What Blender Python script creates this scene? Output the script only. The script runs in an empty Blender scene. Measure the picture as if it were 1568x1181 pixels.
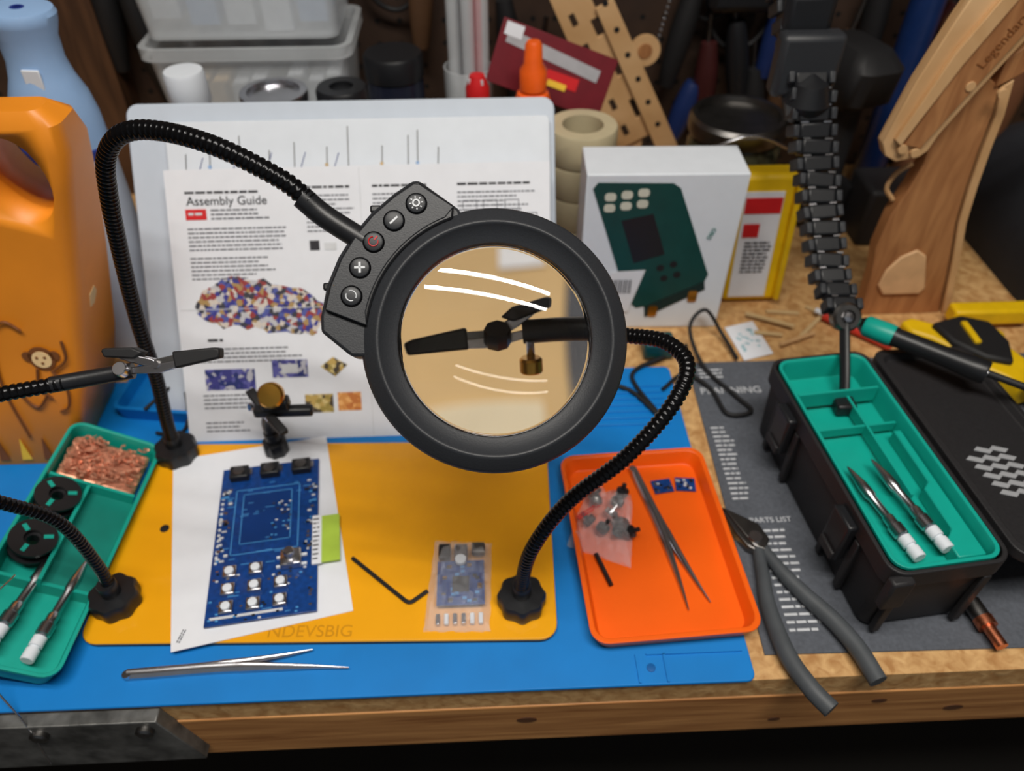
import bpy, math, random
from mathutils import Matrix, Vector, Euler
random.seed(7)
rad=math.radians
sc=bpy.context.scene
try:
    sc.view_settings.view_transform='Standard'
except Exception: pass
# ------------------------------------------------------------------ materials
def S(r,g,b):
    def c(v):
        v/=255.0
        return v/12.92 if v<=0.04045 else ((v+0.055)/1.055)**2.4
    return (c(r),c(g),c(b),1.0)
def mat(name,col,rough=0.5,metal=0.0,var=0.08,scale=60.0,bump=0.0,trans=0.0,ior=1.45,coat=0.0,alpha=1.0):
    m=bpy.data.materials.new(name); m.use_nodes=True
    nt=m.node_tree; b=nt.nodes['Principled BSDF']
    tc=nt.nodes.new('ShaderNodeTexCoord'); n=nt.nodes.new('ShaderNodeTexNoise')
    n.inputs['Scale'].default_value=scale; n.inputs['Detail'].default_value=4
    nt.links.new(tc.outputs['Object'],n.inputs['Vector'])
    r=nt.nodes.new('ShaderNodeValToRGB')
    r.color_ramp.elements[0].position=0.3; r.color_ramp.elements[1].position=0.7
    r.color_ramp.elements[0].color=tuple(max(0,c*(1-var)) for c in col[:3])+(1,)
    r.color_ramp.elements[1].color=tuple(min(1,c*(1+var)) for c in col[:3])+(1,)
    nt.links.new(n.outputs['Fac'],r.inputs['Fac']); nt.links.new(r.outputs['Color'],b.inputs['Base Color'])
    b.inputs['Roughness'].default_value=rough; b.inputs['Metallic'].default_value=metal
    b.inputs['Transmission Weight'].default_value=trans; b.inputs['IOR'].default_value=ior
    b.inputs['Coat Weight'].default_value=coat; b.inputs['Alpha'].default_value=alpha
    if bump>0:
        bp=nt.nodes.new('ShaderNodeBump'); bp.inputs['Strength'].default_value=bump; bp.inputs['Distance'].default_value=0.001
        nt.links.new(n.outputs['Fac'],bp.inputs['Height']); nt.links.new(bp.outputs['Normal'],b.inputs['Normal'])
    return m
def wood(name,c1,c2,stretch=(1,14,14),scale=9,rough=0.55,bump=0.2):
    m=bpy.data.materials.new(name); m.use_nodes=True
    nt=m.node_tree; b=nt.nodes['Principled BSDF']
    tc=nt.nodes.new('ShaderNodeTexCoord'); mp=nt.nodes.new('ShaderNodeMapping'); mp.inputs['Scale'].default_value=stretch
    n=nt.nodes.new('ShaderNodeTexNoise'); n.inputs['Scale'].default_value=scale; n.inputs['Detail'].default_value=7; n.inputs['Distortion'].default_value=0.6
    r=nt.nodes.new('ShaderNodeValToRGB'); r.color_ramp.elements[0].position=0.32; r.color_ramp.elements[1].position=0.68
    r.color_ramp.elements[0].color=c1; r.color_ramp.elements[1].color=c2
    nt.links.new(tc.outputs['Object'],mp.inputs['Vector']); nt.links.new(mp.outputs['Vector'],n.inputs['Vector'])
    nt.links.new(n.outputs['Fac'],r.inputs['Fac']); nt.links.new(r.outputs['Color'],b.inputs['Base Color'])
    bp=nt.nodes.new('ShaderNodeBump'); bp.inputs['Strength'].default_value=bump; bp.inputs['Distance'].default_value=0.001
    nt.links.new(n.outputs['Fac'],bp.inputs['Height']); nt.links.new(bp.outputs['Normal'],b.inputs['Normal'])
    b.inputs['Roughness'].default_value=rough
    return m
def cells(name,cols,scale=300,rough=0.5,metal=0.0):
    m=bpy.data.materials.new(name); m.use_nodes=True
    nt=m.node_tree; b=nt.nodes['Principled BSDF']
    tc=nt.nodes.new('ShaderNodeTexCoord'); v=nt.nodes.new('ShaderNodeTexVoronoi'); v.inputs['Scale'].default_value=scale
    sp=nt.nodes.new('ShaderNodeSeparateColor'); r=nt.nodes.new('ShaderNodeValToRGB'); r.color_ramp.interpolation='CONSTANT'
    e=r.color_ramp.elements
    while len(e)<len(cols): e.new(0.5)
    for i,c in enumerate(cols): e[i].position=i/len(cols); e[i].color=c
    nt.links.new(tc.outputs['Object'],v.inputs['Vector']); nt.links.new(v.outputs['Color'],sp.inputs[0])
    nt.links.new(sp.outputs[0],r.inputs['Fac']); nt.links.new(r.outputs['Color'],b.inputs['Base Color'])
    b.inputs['Roughness'].default_value=rough; b.inputs['Metallic'].default_value=metal
    return m
def pegboard(name):
    m=bpy.data.materials.new(name); m.use_nodes=True
    nt=m.node_tree; b=nt.nodes['Principled BSDF']; L=nt.links.new
    tc=nt.nodes.new('ShaderNodeTexCoord'); s=nt.nodes.new('ShaderNodeVectorMath'); s.operation='SCALE'; s.inputs['Scale'].default_value=1/0.0254
    fr=nt.nodes.new('ShaderNodeVectorMath'); fr.operation='FRACTION'
    su=nt.nodes.new('ShaderNodeVectorMath'); su.operation='SUBTRACT'; su.inputs[1].default_value=(.5,.5,.5)
    mu=nt.nodes.new('ShaderNodeVectorMath'); mu.operation='MULTIPLY'; mu.inputs[1].default_value=(1,0,1)
    le=nt.nodes.new('ShaderNodeVectorMath'); le.operation='LENGTH'
    lt=nt.nodes.new('ShaderNodeMath'); lt.operation='LESS_THAN'; lt.inputs[1].default_value=0.12
    n=nt.nodes.new('ShaderNodeTexNoise'); n.inputs['Scale'].default_value=25
    r=nt.nodes.new('ShaderNodeValToRGB'); r.color_ramp.elements[0].color=S(38,27,22); r.color_ramp.elements[1].color=S(70,50,37)
    mx=nt.nodes.new('ShaderNodeMix'); mx.data_type='RGBA'; mx.inputs[7].default_value=(0.003,0.003,0.003,1)
    L(tc.outputs['Object'],s.inputs[0]); L(s.outputs[0],fr.inputs[0]); L(fr.outputs[0],su.inputs[0]); L(su.outputs[0],mu.inputs[0]); L(mu.outputs[0],le.inputs[0]); L(le.outputs['Value'],lt.inputs[0])
    L(tc.outputs['Object'],n.inputs['Vector']); L(n.outputs['Fac'],r.inputs['Fac']); L(r.outputs['Color'],mx.inputs[6]); L(lt.outputs[0],mx.inputs[0]); L(mx.outputs[2],b.inputs['Base Color'])
    b.inputs['Roughness'].default_value=0.6
    return m
BLK=mat('black_plastic',S(26,27,30),0.38,var=.1,scale=900,bump=.05)
BLKM=mat('black_matte_plastic',S(42,44,48),0.46,var=.1,scale=1200,bump=.1)
BLKG=mat('black_gloss_metal',S(22,22,24),0.22,metal=0.6)
CASE=mat('black_case_plastic',S(34,33,35),0.55,var=.12,scale=500,bump=.15)
RUB=mat('black_rubber',S(24,24,26),0.6)
STEEL=mat('steel',S(200,200,205),0.25,metal=1.0)
DSTEEL=mat('dark_steel',S(120,118,116),0.35,metal=1.0,var=.2)
BRASS=mat('brass',S(214,160,70),0.3,metal=1.0)
COPP=mat('copper',S(214,130,95),0.35,metal=1.0,var=.3,scale=300)
YEL=mat('yellow_silicone',S(236,164,12),0.36,var=.05,scale=14,coat=.2)
YELP=mat('yellow_plastic',S(228,186,14),0.4)
BLUE=mat('blue_silicone',S(4,122,202),0.5,var=.08,scale=18)
ORG=mat('orange_plastic',S(244,98,12),0.38,var=.03,scale=25)
TEAL=mat('teal_plastic',S(14,160,144),0.4,var=.04)
TEALD=mat('teal_dark',S(6,125,112),0.45)
WHT=mat('white_paper',S(226,229,236),0.6,var=.02)
WHTP=mat('white_plastic',S(220,226,234),0.4,var=.02)
WBRD=mat('white_board_plastic',S(195,204,216),0.4,var=.02)
INK=mat('grey_ink',S(110,112,120),0.7)
INKD=mat('dark_ink',S(45,45,50),0.7)
INKW=mat('white_ink',S(200,203,208),0.6)
RED=mat('red_print',S(205,30,35),0.5)
PCB=mat('pcb_blue',S(8,58,125),0.35,var=.25,scale=250,coat=.3)
PCBL=mat('pcb_trace',S(70,140,200),0.4)
GREYM=mat('grey_fabric_mat',S(84,88,96),0.85,var=.15,scale=400,bump=.2)
GRIP=mat('grey_rubber_grip',S(72,76,80),0.5,var=.1,bump=.1)
GREEN=mat('device_green',S(14,66,62),0.4,var=.1)
LIME=mat('lime_label',S(170,200,70),0.5)
BAGA=mat('plastic_film',S(240,240,245),0.10,var=.05,alpha=.20,scale=150,bump=.9)
TRANSP=mat('translucent_plastic',S(225,230,234),0.3,var=.03,alpha=.42)
JUG=mat('orange_jug_plastic',S(234,142,34),0.42,var=.08,scale=14)
LBLUE=mat('light_blue_plastic',S(146,180,222),0.4,var=.03)
NAVY=mat('navy',S(30,50,130),0.4)
BROWN=mat('brown_ink',S(120,70,30),0.6)
SUN=mat('yellow_ink',S(245,200,60),0.6)
CREAM=mat('cream_ink',S(240,205,150),0.6)
PINE=wood('pine_lumber',S(146,94,48),S(200,144,86),(1,16,16))
TOP=wood('chipboard_top',S(172,124,72),S(216,174,118),(1,1,1),scale=110,bump=.5)
PLY=wood('plywood_light',S(196,152,102),S(222,182,134),(1,1,10),scale=12)
OAK=wood('tan_wood',S(150,98,58),S(184,130,82),(8,1,2),scale=14)
DWOOD=wood('dark_stud',S(60,38,24),S(92,62,40),(10,10,1),scale=8)
CARDB=mat('kraft_cardboard',S(206,176,128),0.8,var=.12,scale=25)
MAROON=mat('maroon_card',S(110,22,34),0.45,var=.1)
METPL=mat('worn_plate',S(112,112,110),0.5,metal=.7,var=.5,scale=60,bump=.3)
ORBOT=mat('orange_bottle',S(245,100,28),0.35)
CPHOTO=cells('component_print',[S(60,60,140),S(190,190,195),S(150,60,60),S(60,60,70),S(210,200,190),S(80,90,160),S(170,140,90)],260)
CPHOTO2=cells('blue_print',[S(60,60,130),S(90,90,160),S(40,50,110),S(180,180,190)],260)
CPHOTO3=cells('gold_print',[S(190,160,90),S(160,140,70),S(70,60,50),S(210,190,130)],260)
CPHOTO4=cells('orange_print',[S(220,150,80),S(240,180,110),S(200,120,60)],260)
# ------------------------------------------------------------------ builders
CUR=None
def group(name,loc=(0,0,0)):
    global CUR
    e=bpy.data.objects.new(name,None); e.empty_display_size=.01; e.location=loc
    sc.collection.objects.link(e); CUR=e; return e
def nogroup():
    global CUR; CUR=None
I4=Matrix.Identity(4)
def T(x,y,z): return Matrix.Translation((x,y,z))
def RX(a): return Matrix.Rotation(rad(a),4,'X')
def RY(a): return Matrix.Rotation(rad(a),4,'Y')
def RZ(a): return Matrix.Rotation(rad(a),4,'Z')
def frame(o,x,y):
    x=Vector(x).normalized(); y=Vector(y); y=(y-x*x.dot(y)).normalized(); z=x.cross(y)
    m=Matrix((x,y,z)).transposed().to_4x4(); m.translation=Vector(o); return m
def new(name,V,Fc,m,M=I4,smooth=True,bevel=0,seg=2,ang=35):
    me=bpy.data.meshes.new(name); me.from_pydata([tuple(v) for v in V],[],Fc); me.validate(); me.update()
    import bmesh
    bm=bmesh.new(); bm.from_mesh(me); bmesh.ops.recalc_face_normals(bm,faces=bm.faces); bm.to_mesh(me); bm.free()
    ob=bpy.data.objects.new(name,me); sc.collection.objects.link(ob)
    me.materials.append(m)
    if smooth:
        me.shade_smooth(); me.set_sharp_from_angle(angle=rad(ang))
    if bevel>0:
        b=ob.modifiers.new('b','BEVEL'); b.width=bevel; b.segments=seg; b.limit_method='ANGLE'; b.angle_limit=rad(30)
    if CUR is not None:
        ob.parent=CUR; ob.matrix_parent_inverse=Matrix.Translation(CUR.location).inverted()
    ob.matrix_basis=M
    return ob
def box(name,c,s,m,M=I4,bevel=0):
    x,y,z=[q/2 for q in s]
    V=[(c[0]+a*x,c[1]+b*y,c[2]+d*z) for a in(-1,1) for b in(-1,1) for d in(-1,1)]
    Fc=[(0,1,3,2),(4,6,7,5),(0,4,5,1),(2,3,7,6),(0,2,6,4),(1,5,7,3)]
    return new(name,V,Fc,m,M,bevel=bevel)
def prism(name,poly,z0,z1,m,M=I4,bevel=0):
    n=len(poly)
    V=[(p[0],p[1],z0) for p in poly]+[(p[0],p[1],z1) for p in poly]
    Fc=[tuple(range(n))[::-1],tuple(range(n,2*n))]+[(i,(i+1)%n,n+(i+1)%n,n+i) for i in range(n)]
    return new(name,V,Fc,m,M,bevel=bevel)
def rr(w,d,r,n=5,cx=0,cy=0):
    P=[]
    for k,(sx,sy) in enumerate([(1,1),(-1,1),(-1,-1),(1,-1)]):
        for i in range(n+1):
            a=rad(90*k+90*i/n)
            P.append((cx+sx*(w/2-r)+r*math.cos(a),cy+sy*(d/2-r)+r*math.sin(a)))
    return P
def circ(r,n=24,cx=0,cy=0):
    return [(cx+r*math.cos(2*math.pi*i/n),cy+r*math.sin(2*math.pi*i/n)) for i in range(n)]
def loft(name,rings,m,M=I4,cap0=True,cap1=True,bevel=0,ang=35):
    n=len(rings[0][0])
    V=[];Fc=[]
    for poly,z in rings:
        for p in poly: V.append((p[0],p[1],z))
    k=len(rings)
    for j in range(k-1):
        for i in range(n):
            Fc.append((j*n+i,j*n+(i+1)%n,(j+1)*n+(i+1)%n,(j+1)*n+i))
    if cap0: Fc.append(tuple(range(n))[::-1])
    if cap1: Fc.append(tuple(range((k-1)*n,k*n)))
    return new(name,V,Fc,m,M,bevel=bevel,ang=ang)
def lathe(name,prof,m,M=I4,n=48,sx=1,sy=1,ang=35):
    V=[];Fc=[]
    for r,z in prof:
        for i in range(n):
            a=2*math.pi*i/n; V.append((max(r,1e-5)*math.cos(a)*sx,max(r,1e-5)*math.sin(a)*sy,z))
    for j in range(len(prof)-1):
        for i in range(n):
            Fc.append((j*n+i,j*n+(i+1)%n,(j+1)*n+(i+1)%n,(j+1)*n+i))
    if prof[0]!=prof[-1]:
        Fc.append(tuple(range(n))[::-1]); k=len(prof)-1; Fc.append(tuple(range(k*n,(k+1)*n)))
    return new(name,V,Fc,m,M,ang=ang)
def cyl(name,c,r,h,m,M=I4,n=32):
    return lathe(name,[(r*.96,0),(r,h*.04),(r,h*.96),(r*.96,h)],m,M@T(*c),n)
def resample(pts,step):
    P=[Vector(p) for p in pts]
    P=[P[0]*2-P[1]]+P+[P[-1]*2-P[-2]]
    D=[]
    for i in range(1,len(P)-2):
        for k in range(40):
            t=k/40.0; a,b,c,d=P[i-1],P[i],P[i+1],P[i+2]
            D.append(0.5*((2*b)+(c-a)*t+(2*a-5*b+4*c-d)*t*t+(3*b-a-3*c+d)*t**3))
    D.append(P[-2])
    out=[D[0]]; acc=0
    for i in range(1,len(D)):
        seg=(D[i]-D[i-1]).length
        if seg<1e-9: continue
        while acc+seg>=step:
            t=(step-acc)/seg; q=D[i-1].lerp(D[i],t); out.append(q); D[i-1]=q; seg=(D[i]-q).length; acc=0
            if seg<1e-9: break
        acc+=seg
    out.append(D[-1]) if (out[-1]-D[-1]).length>step*.2 else None
    return out
def sweep(name,pts,rf,m,M=I4,step=.002,n=14,flat=1.0,ang=60,raw=False):
    Q=[Vector(p) for p in pts] if raw else resample(pts,step)
    V=[];Fc=[]
    t=(Q[1]-Q[0]).normalized(); u=t.orthogonal().normalized()
    N=len(Q)
    for i,q in enumerate(Q):
        t=(Q[min(i+1,N-1)]-Q[max(i-1,0)]).normalized()
        u=(u-t*u.dot(t)).normalized(); v=t.cross(u)
        r=rf(i,i/(N-1)) if callable(rf) else rf
        for k in range(n):
            a=2*math.pi*k/n; V.append(q+u*(r*math.cos(a))+v*(r*math.sin(a)*flat))
    for j in range(N-1):
        for k in range(n): Fc.append((j*n+k,j*n+(k+1)%n,(j+1)*n+(k+1)%n,(j+1)*n+k))
    Fc.append(tuple(range(n))[::-1]); Fc.append(tuple(range((N-1)*n,N*n)))
    return new(name,V,Fc,m,M,ang=ang)
def neck(name,pts,r,m=None):
    pat=[1.0,1.0,.83]
    return sweep(name,pts,lambda i,t:r*pat[i%3],m or BLKG,step=.0011,n=16,ang=80)
def text(name,s,size,m,M,ext=.0002,align='LEFT'):
    c=bpy.data.curves.new(name,'FONT'); c.body=s; c.size=size; c.extrude=ext; c.align_x=align; c.materials.append(m)
    ob=bpy.data.objects.new(name,c); sc.collection.objects.link(ob)
    if CUR is not None:
        ob.parent=CUR; ob.matrix_parent_inverse=Matrix.Translation(CUR.location).inverted()
    ob.matrix_basis=M; return ob
def lines(name,x0,x1,y0,y1,pitch,h,m,M,z=.0003,fill=.85):
    V=[];Fc=[]; y=y1
    while y>y0:
        x=x0; end=x0+(x1-x0)*random.uniform(fill-.12,1.0)
        while x<end:
            w=random.uniform(1.5,5)*h; w=min(w,end-x)
            k=len(V); V+= [(x,y,z),(x+w,y,z),(x+w,y-h,z),(x,y-h,z)]; Fc.append((k,k+1,k+2,k+3)); x+=w+h*.6
        y-=pitch
    return new(name,V,Fc,m,M,smooth=False)
def base_knob(name,x,y,z,r=.0165):
    P=[]
    for i in range(64):
        a=2*math.pi*i/64; q=r*(1+.05*math.cos(8*a)); P.append((q*math.cos(a),q*math.sin(a)))
    sh=lambda k:[(p[0]*k,p[1]*k) for p in P]
    loft(name,[(sh(.97),z),(sh(1),z+.002),(sh(1),z+.011),(sh(.93),z+.0135),(sh(.5),z+.014)],BLK,T(x,y,0))
    cyl(name+'_collar',(x,y,z+.013),.0065,.012,BLK)
def clip(prefix,M,s=1.0):
    M=M@Matrix.Scale(s,4)
    def pr(n,poly,w,m,b=.0006):
        A=M@RX(90)
        return prism(prefix+n,poly,-w/2,w/2,m,A,bevel=b)
    pr('lower_jaw',[(-.006,-.003),(.012,-.0055),(.028,-.0035),(.05,-.0005),(.05,.0006),(.028,.0005),(.010,.0),(-.006,.001)],.0075,STEEL)
    pr('upper_jaw',[(-.004,.004),(.010,.003),(.028,.0042),(.05,.0012),(.05,.0002),(.028,.0002),(.006,-.0005)],.0065,DSTEEL)
    pr('tip_sleeve',[(.023,-.0045),(.051,-.0028),(.052,.003),(.048,.0042),(.023,.006)],.0092,RUB,.0012)
    pr('lever',[(.013,.001),(.010,.004),(-.012,.0125),(-.014,.010),(-.004,.004),(.008,-.001)],.007,STEEL)
    pr('lever_sleeve',[(-.018,.0095),(.000,.0055),(.006,.0085),(-.000,.0125),(-.017,.0150),(-.019,.014)],.010,RUB,.0012)
    lathe(prefix+'pivot',[(.0022,-.005),(.0022,.005)],STEEL,M@T(.012,0,0)@RX(90),16)
    lathe(prefix+'thumb_screw',[(.001,-.003),(.0042,-.0028),(.0045,-.002),(.0045,.003),(.004,.0035)],STEEL,M@T(-.008,-.006,.000)@RX(70),20)
# ------------------------------------------------------------------ room
nogroup()
box('floor',(0.2,.2,-.86),(3.2,3.6,.02),mat('floor_concrete',S(60,58,55),.8,scale=8))
box('wall_back',(0.2,.935,.375),(3.2,.02,2.45),pegboard('pegboard'))
box('wall_left',(-1.41,.2,.375),(.02,3.6,2.45),mat('wall_paint_a',S(80,68,56),.8))
box('wall_right',(1.81,.2,.375),(.02,3.6,2.45),mat('wall_paint_b',S(80,68,56),.8))
box('ceiling',(0.2,.2,1.61),(3.2,3.6,.02),mat('ceiling_board',S(190,165,130),.8))
box('trim_1',(-.44,.905,.2),(.06,.038,2.0),DWOOD)
group('workbench',(0,.55,0))
box('tabletop',(.15,.574,-.012),(2.0,.696,.024),TOP)
box('front_rail',(.15,.243,-.052),(2.0,.036,.056),PINE,bevel=.001)
for i,(x,y) in enumerate([(-.75,.28),(1.05,.28),(-.75,.86),(1.05,.86)]):
    box('leg_%d'%i,(x,y,-.46),(.07,.07,.77),PINE)
for i,(x,z,r) in enumerate([(.02,-.045,.004),(.27,-.038,.003),(.20,-.062,.0025),(.33,-.055,.004)]):
    prism('rail_knot_%d'%i,[(p[0]*1.8+x,p[1]+z) for p in circ(r,16)],0,.0004,mat('knot_%d'%i,S(84,50,26),.7),T(0,.2249,0)@RX(90))
group('vise_jaw_plate',(-.36,.222,-.035))
prism('plate',[(-.55,-.003),(-.222,-.003),(-.206,-.066),(-.55,-.07)],0,.010,METPL,T(0,.226,0)@RX(90),bevel=.0008)
for x in(-.30,-.232,-.38): 
    lathe('bolt_%d'%int(-x*1000),[(.006,0),(.006,.003),(.004,.004),(.001,.0035)],DSTEEL,T(x,.216,-.014)@RX(90),20)
# ------------------------------------------------------------------ mats
group('blue_silicone_mat',(-.15,.38,0))
loft('mat_body',[(rr(.62,.31,.006,cx=-.137,cy=.3795),0),(rr(.62,.31,.006,cx=-.137,cy=.3795),.003)],BLUE,bevel=.0008)
for i,y in enumerate([.46,.468,.476,.484,.492,.50,.508]):
    box('ridge_%d'%i,(.125,y,.0037),(.07,.0025,.0014),BLUE,bevel=.0004)
box('channel_rim_1',(.135,.2455,.0037),(.066,.0012,.0014),BLUE)
box('channel_rim_2',(.114,.2355,.0037),(.0014,.02,.0014),BLUE)
box('channel_rim_3',(.095,.2355,.0037),(.0014,.02,.0014),BLUE)
cyl('magnet_dimple',(.104,.236,.003),.003,.0008,mat('blue_dark',S(0,90,160),.5))
group('yellow_base_board',(-.119,.353,.003))
MB=T(-.119,.353,0)@RZ(-1.8)
loft('board_core',[(rr(.328,.181,.012),.003),(rr(.328,.181,.012),.006)],BLK,MB)
loft('board_top',[(rr(.329,.182,.012),.006),(rr(.329,.182,.012),.0085)],YEL,MB,bevel=.0008)
text('embossed_lettering','NDEVSBIG',.0128,mat('yellow_emboss',S(200,136,6),.4),T(-.158,.2665,.0084)@RZ(-1.8))
cyl('screw_hole',(-.253,.361,.0082),.0035,.0006,RUB)
base_knob('knob_rear_left',-.262,.436,.0085)
base_knob('knob_front_left',-.268,.298,.0085)
base_knob('knob_front_right',.019,.285,.0085)
base_knob('knob_rear_mid',-.180,.437,.0085,.010)
cyl('left_bracket',(-.180,.437,.02),.004,.03,BLK)
group('helping_hand_arm',(-.268,.298,.03))
neck('gooseneck',[(-.268,.298,.024),(-.266,.299,.053),(-.268,.295,.108),(-.282,.282,.147),(-.300,.272,.175),(-.306,.268,.205),(-.286,.277,.226),(-.245,.285,.229),(-.216,.292,.229)],.0041)
sweep('ferrule',[(-.222,.291,.229),(-.205,.295,.229),(-.183,.299,.230)],.0043,BLK)
clip('clip_',frame((-.180,.3,.231),(.050,.004,.006),(0,.75,-.65)),.84)
group('helping_hand_arm',(.019,.285,.03))
neck('gooseneck',[(.019,.285,.024),(.019,.283,.04),(.025,.280,.084),(.046,.285,.124),(.079,.290,.159),(.105,.305,.186),(.116,.325,.198),(.107,.345,.199),(.087,.360,.192),(.066,.368,.188)],.0049)
sweep('ferrule',[(.070,.367,.189),(.055,.370,.187),(.035,.371,.1865),(.017,.371,.1855)],.0052,BLK)
clip('clip_',frame((.014,.371,.185),(-.05,-.001,-.007),(0,.75,-.65))@RX(180),.9)
cyl('hinge_block',(.006,.366,.184),.0060,.008,BLK,n=8)
lathe('thumb_screw_lower',[(.001,0),(.0045,.0004),(.005,.001),(.005,.006),(.004,.007)],BRASS,T(.020,.361,.171)@RX(-20),24)
cyl('thumb_screw_stem',(.020,.366,.175),.0018,.010,STEEL,n=12)
group('helping_hand_arm',(-.180,.437,.05))
sweep('stem',[(-.180,.437,.022),(-.180,.436,.045),(-.172,.432,.062)],.005,BLK)
clip('clip_',frame((-.180,.432,.066),(.6,-.75,.05),(.7,.6,0)),.75)
lathe('thumb_knob',[(.002,0),(.009,.001),(.010,.002),(.010,.007),(.0085,.009),(.001,.0095)],BRASS,T(-.165,.425,.087)@RX(50),28)
box('clip_block',(-.165,.425,.078),(.022,.010,.010),BLK,bevel=.002)
box('cross_bar',(-.160,.424,.070),(.046,.008,.008),BLK,bevel=.002)
# ------------------------------------------------------------------ magnifier
group('magnifying_lamp',(.004,.3,.241))
n=Vector((-.015,-.756,.653))+Vector((0,.653,.756))*.09+Vector((.045,0,0))
n.normalize(); xr=Vector((1,0,0)); xr=(xr-n*xr.dot(n)).normalized(); yu=n.cross(xr)
MM=Matrix((xr,yu,n)).transposed().to_4x4(); MM.translation=Vector((.0045,.3008,.2425))
lathe('ring_housing',[(.0504,-.003),(.0504,-.0005),(.0513,0),(.0545,.0012),(.0588,.0050),(.0595,.0058),(.0606,.0058),(.0614,.0050),(.0668,.0018),(.0684,-.0005),(.0690,-.004),(.0688,-.010),(.0670,-.019),(.062,-.022),(.0515,-.022),(.0504,-.016),(.0504,-.003)],BLKM,MM,128,ang=50)
R=.19; rl=.0506; prof=[]
sag=lambda r:r*r/(2*R)
for i in range(25):
    r=rl*i/24; prof.append((r,-.0060+ (sag(rl)-sag(r))))
for i in range(24,-1,-1):
    r=rl*i/24; prof.append((r,-.0085-(sag(rl)-sag(r))))
LG=mat('lens_glass',(1,.985,.95,1),0.0,var=0,trans=1.0,ior=1.45)
lathe('lens',prof,LG,MM,96,ang=80)
def arc(r,a0,a1,k=14): return [(r*math.cos(rad(a0+(a1-a0)*i/k)),r*math.sin(rad(a0+(a1-a0)*i/k))) for i in range(k+1)]
outer=[(-.0165,.0675),(-.037,.0830),(-.0405,.0828),(-.050,.0765),(-.062,.0665),(-.0715,.0555),(-.079,.044),(-.0850,.030),(-.0885,.014),(-.0885,.006),(-.0735,-.007)]
prism('control_housing',outer+arc(.060,187,104),-.019,.0015,BLKM,MM,bevel=.0018)
inner=[(-.0195,.0690),(-.037,.0812),(-.040,.0810),(-.0495,.0748),(-.061,.0650),(-.070,.0545),(-.0773,.043),(-.0832,.029),(-.0862,.017),(-.0655,.0085)]
prism('control_panel',inner+arc(.0655,170,108),.0,.0042,BLK,MM,bevel=.001)
prism('panel_inset',[(p[0]*.985-.0005,p[1]*.985) for p in inner]+arc(.0672,167,111),.003,.0048,BLKM,MM,bevel=.0004)
BTN=mat('button_rubber',S(34,36,40),.45); LBL=mat('icon_grey',S(205,208,212),.5); RDI=mat('icon_red',S(190,30,35),.5)
bpos=[(-.0385,.0698),(-.0500,.0612),(-.0605,.0505),(-.0676,.0375),(-.0722,.0232)]
for i,(x,y) in enumerate(bpos):
    B=MM@T(x,y,.0048)@RZ(-38)
    lathe('button_%d'%i,[(.0050,-.0006),(.0050,.0004),(.0046,.0012),(.0038,.0015),(.001,.0016)],BTN,B,32)
    lathe('button_ring_%d'%i,[(.0049,0),(.0053,.0004),(.0056,0)],BLKG,B,32)
    z=.0017
    if i==0:
        lathe('sun_icon',[(.0012,z),(.0012,z+.0003),(.0020,z+.0003),(.0020,z),(.0012,z)],LBL,B,20)
        for k in range(8): box('ray_%d'%k,(.0030,0,z),(.0009,.0006,.0004),LBL,B@RZ(45*k))
    elif i==1: box('minus_icon',(0,0,z),(.0052,.0010,.0004),LBL,B@RZ(80))
    elif i==2:
        sweep('power_arc',[(.0024*math.cos(rad(a)),.0024*math.sin(rad(a)),z) for a in range(130,411,20)],.00035,RDI,B,raw=True,n=6)
        box('power_bar',(0,.0022,z),(.0007,.0024,.0005),RDI,B)
    elif i==3:
        box('plus_a',(0,0,z),(.0054,.0012,.0004),LBL,B@RZ(38)); box('plus_b',(0,0,z),(.0012,.0054,.0004),LBL,B@RZ(38))
    else:
        for a0 in(10,190): sweep('rotate_arc_%d'%a0,[(.0026*math.cos(rad(a)),.0026*math.sin(rad(a)),z) for a in range(a0,a0+141,20)],.0004,LBL,B,raw=True,n=6)
for i,(x,y) in enumerate([(-.085,.030),(-.060,.070)]): box('side_switch_%d'%i,(x,y,-.006),(.006,.004,.004),BLK,MM,bevel=.001)
neck('lamp_gooseneck',[(-.262,.436,.024),(-.257,.432,.055),(-.249,.430,.103),(-.243,.425,.150),(-.236,.420,.189),(-.224,.410,.238),(-.214,.402,.273),(-.203,.394,.300),(-.186,.386,.317),(-.164,.380,.321),(-.133,.3675,.318),(-.1015,.356,.3056),(-.088,.350,.296)],.0052)
sweep('lamp_ferrule',[(-.092,.3515,.298),(-.081,.347,.289),(-.060,.337,.279)],.0060,BLK)
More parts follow.
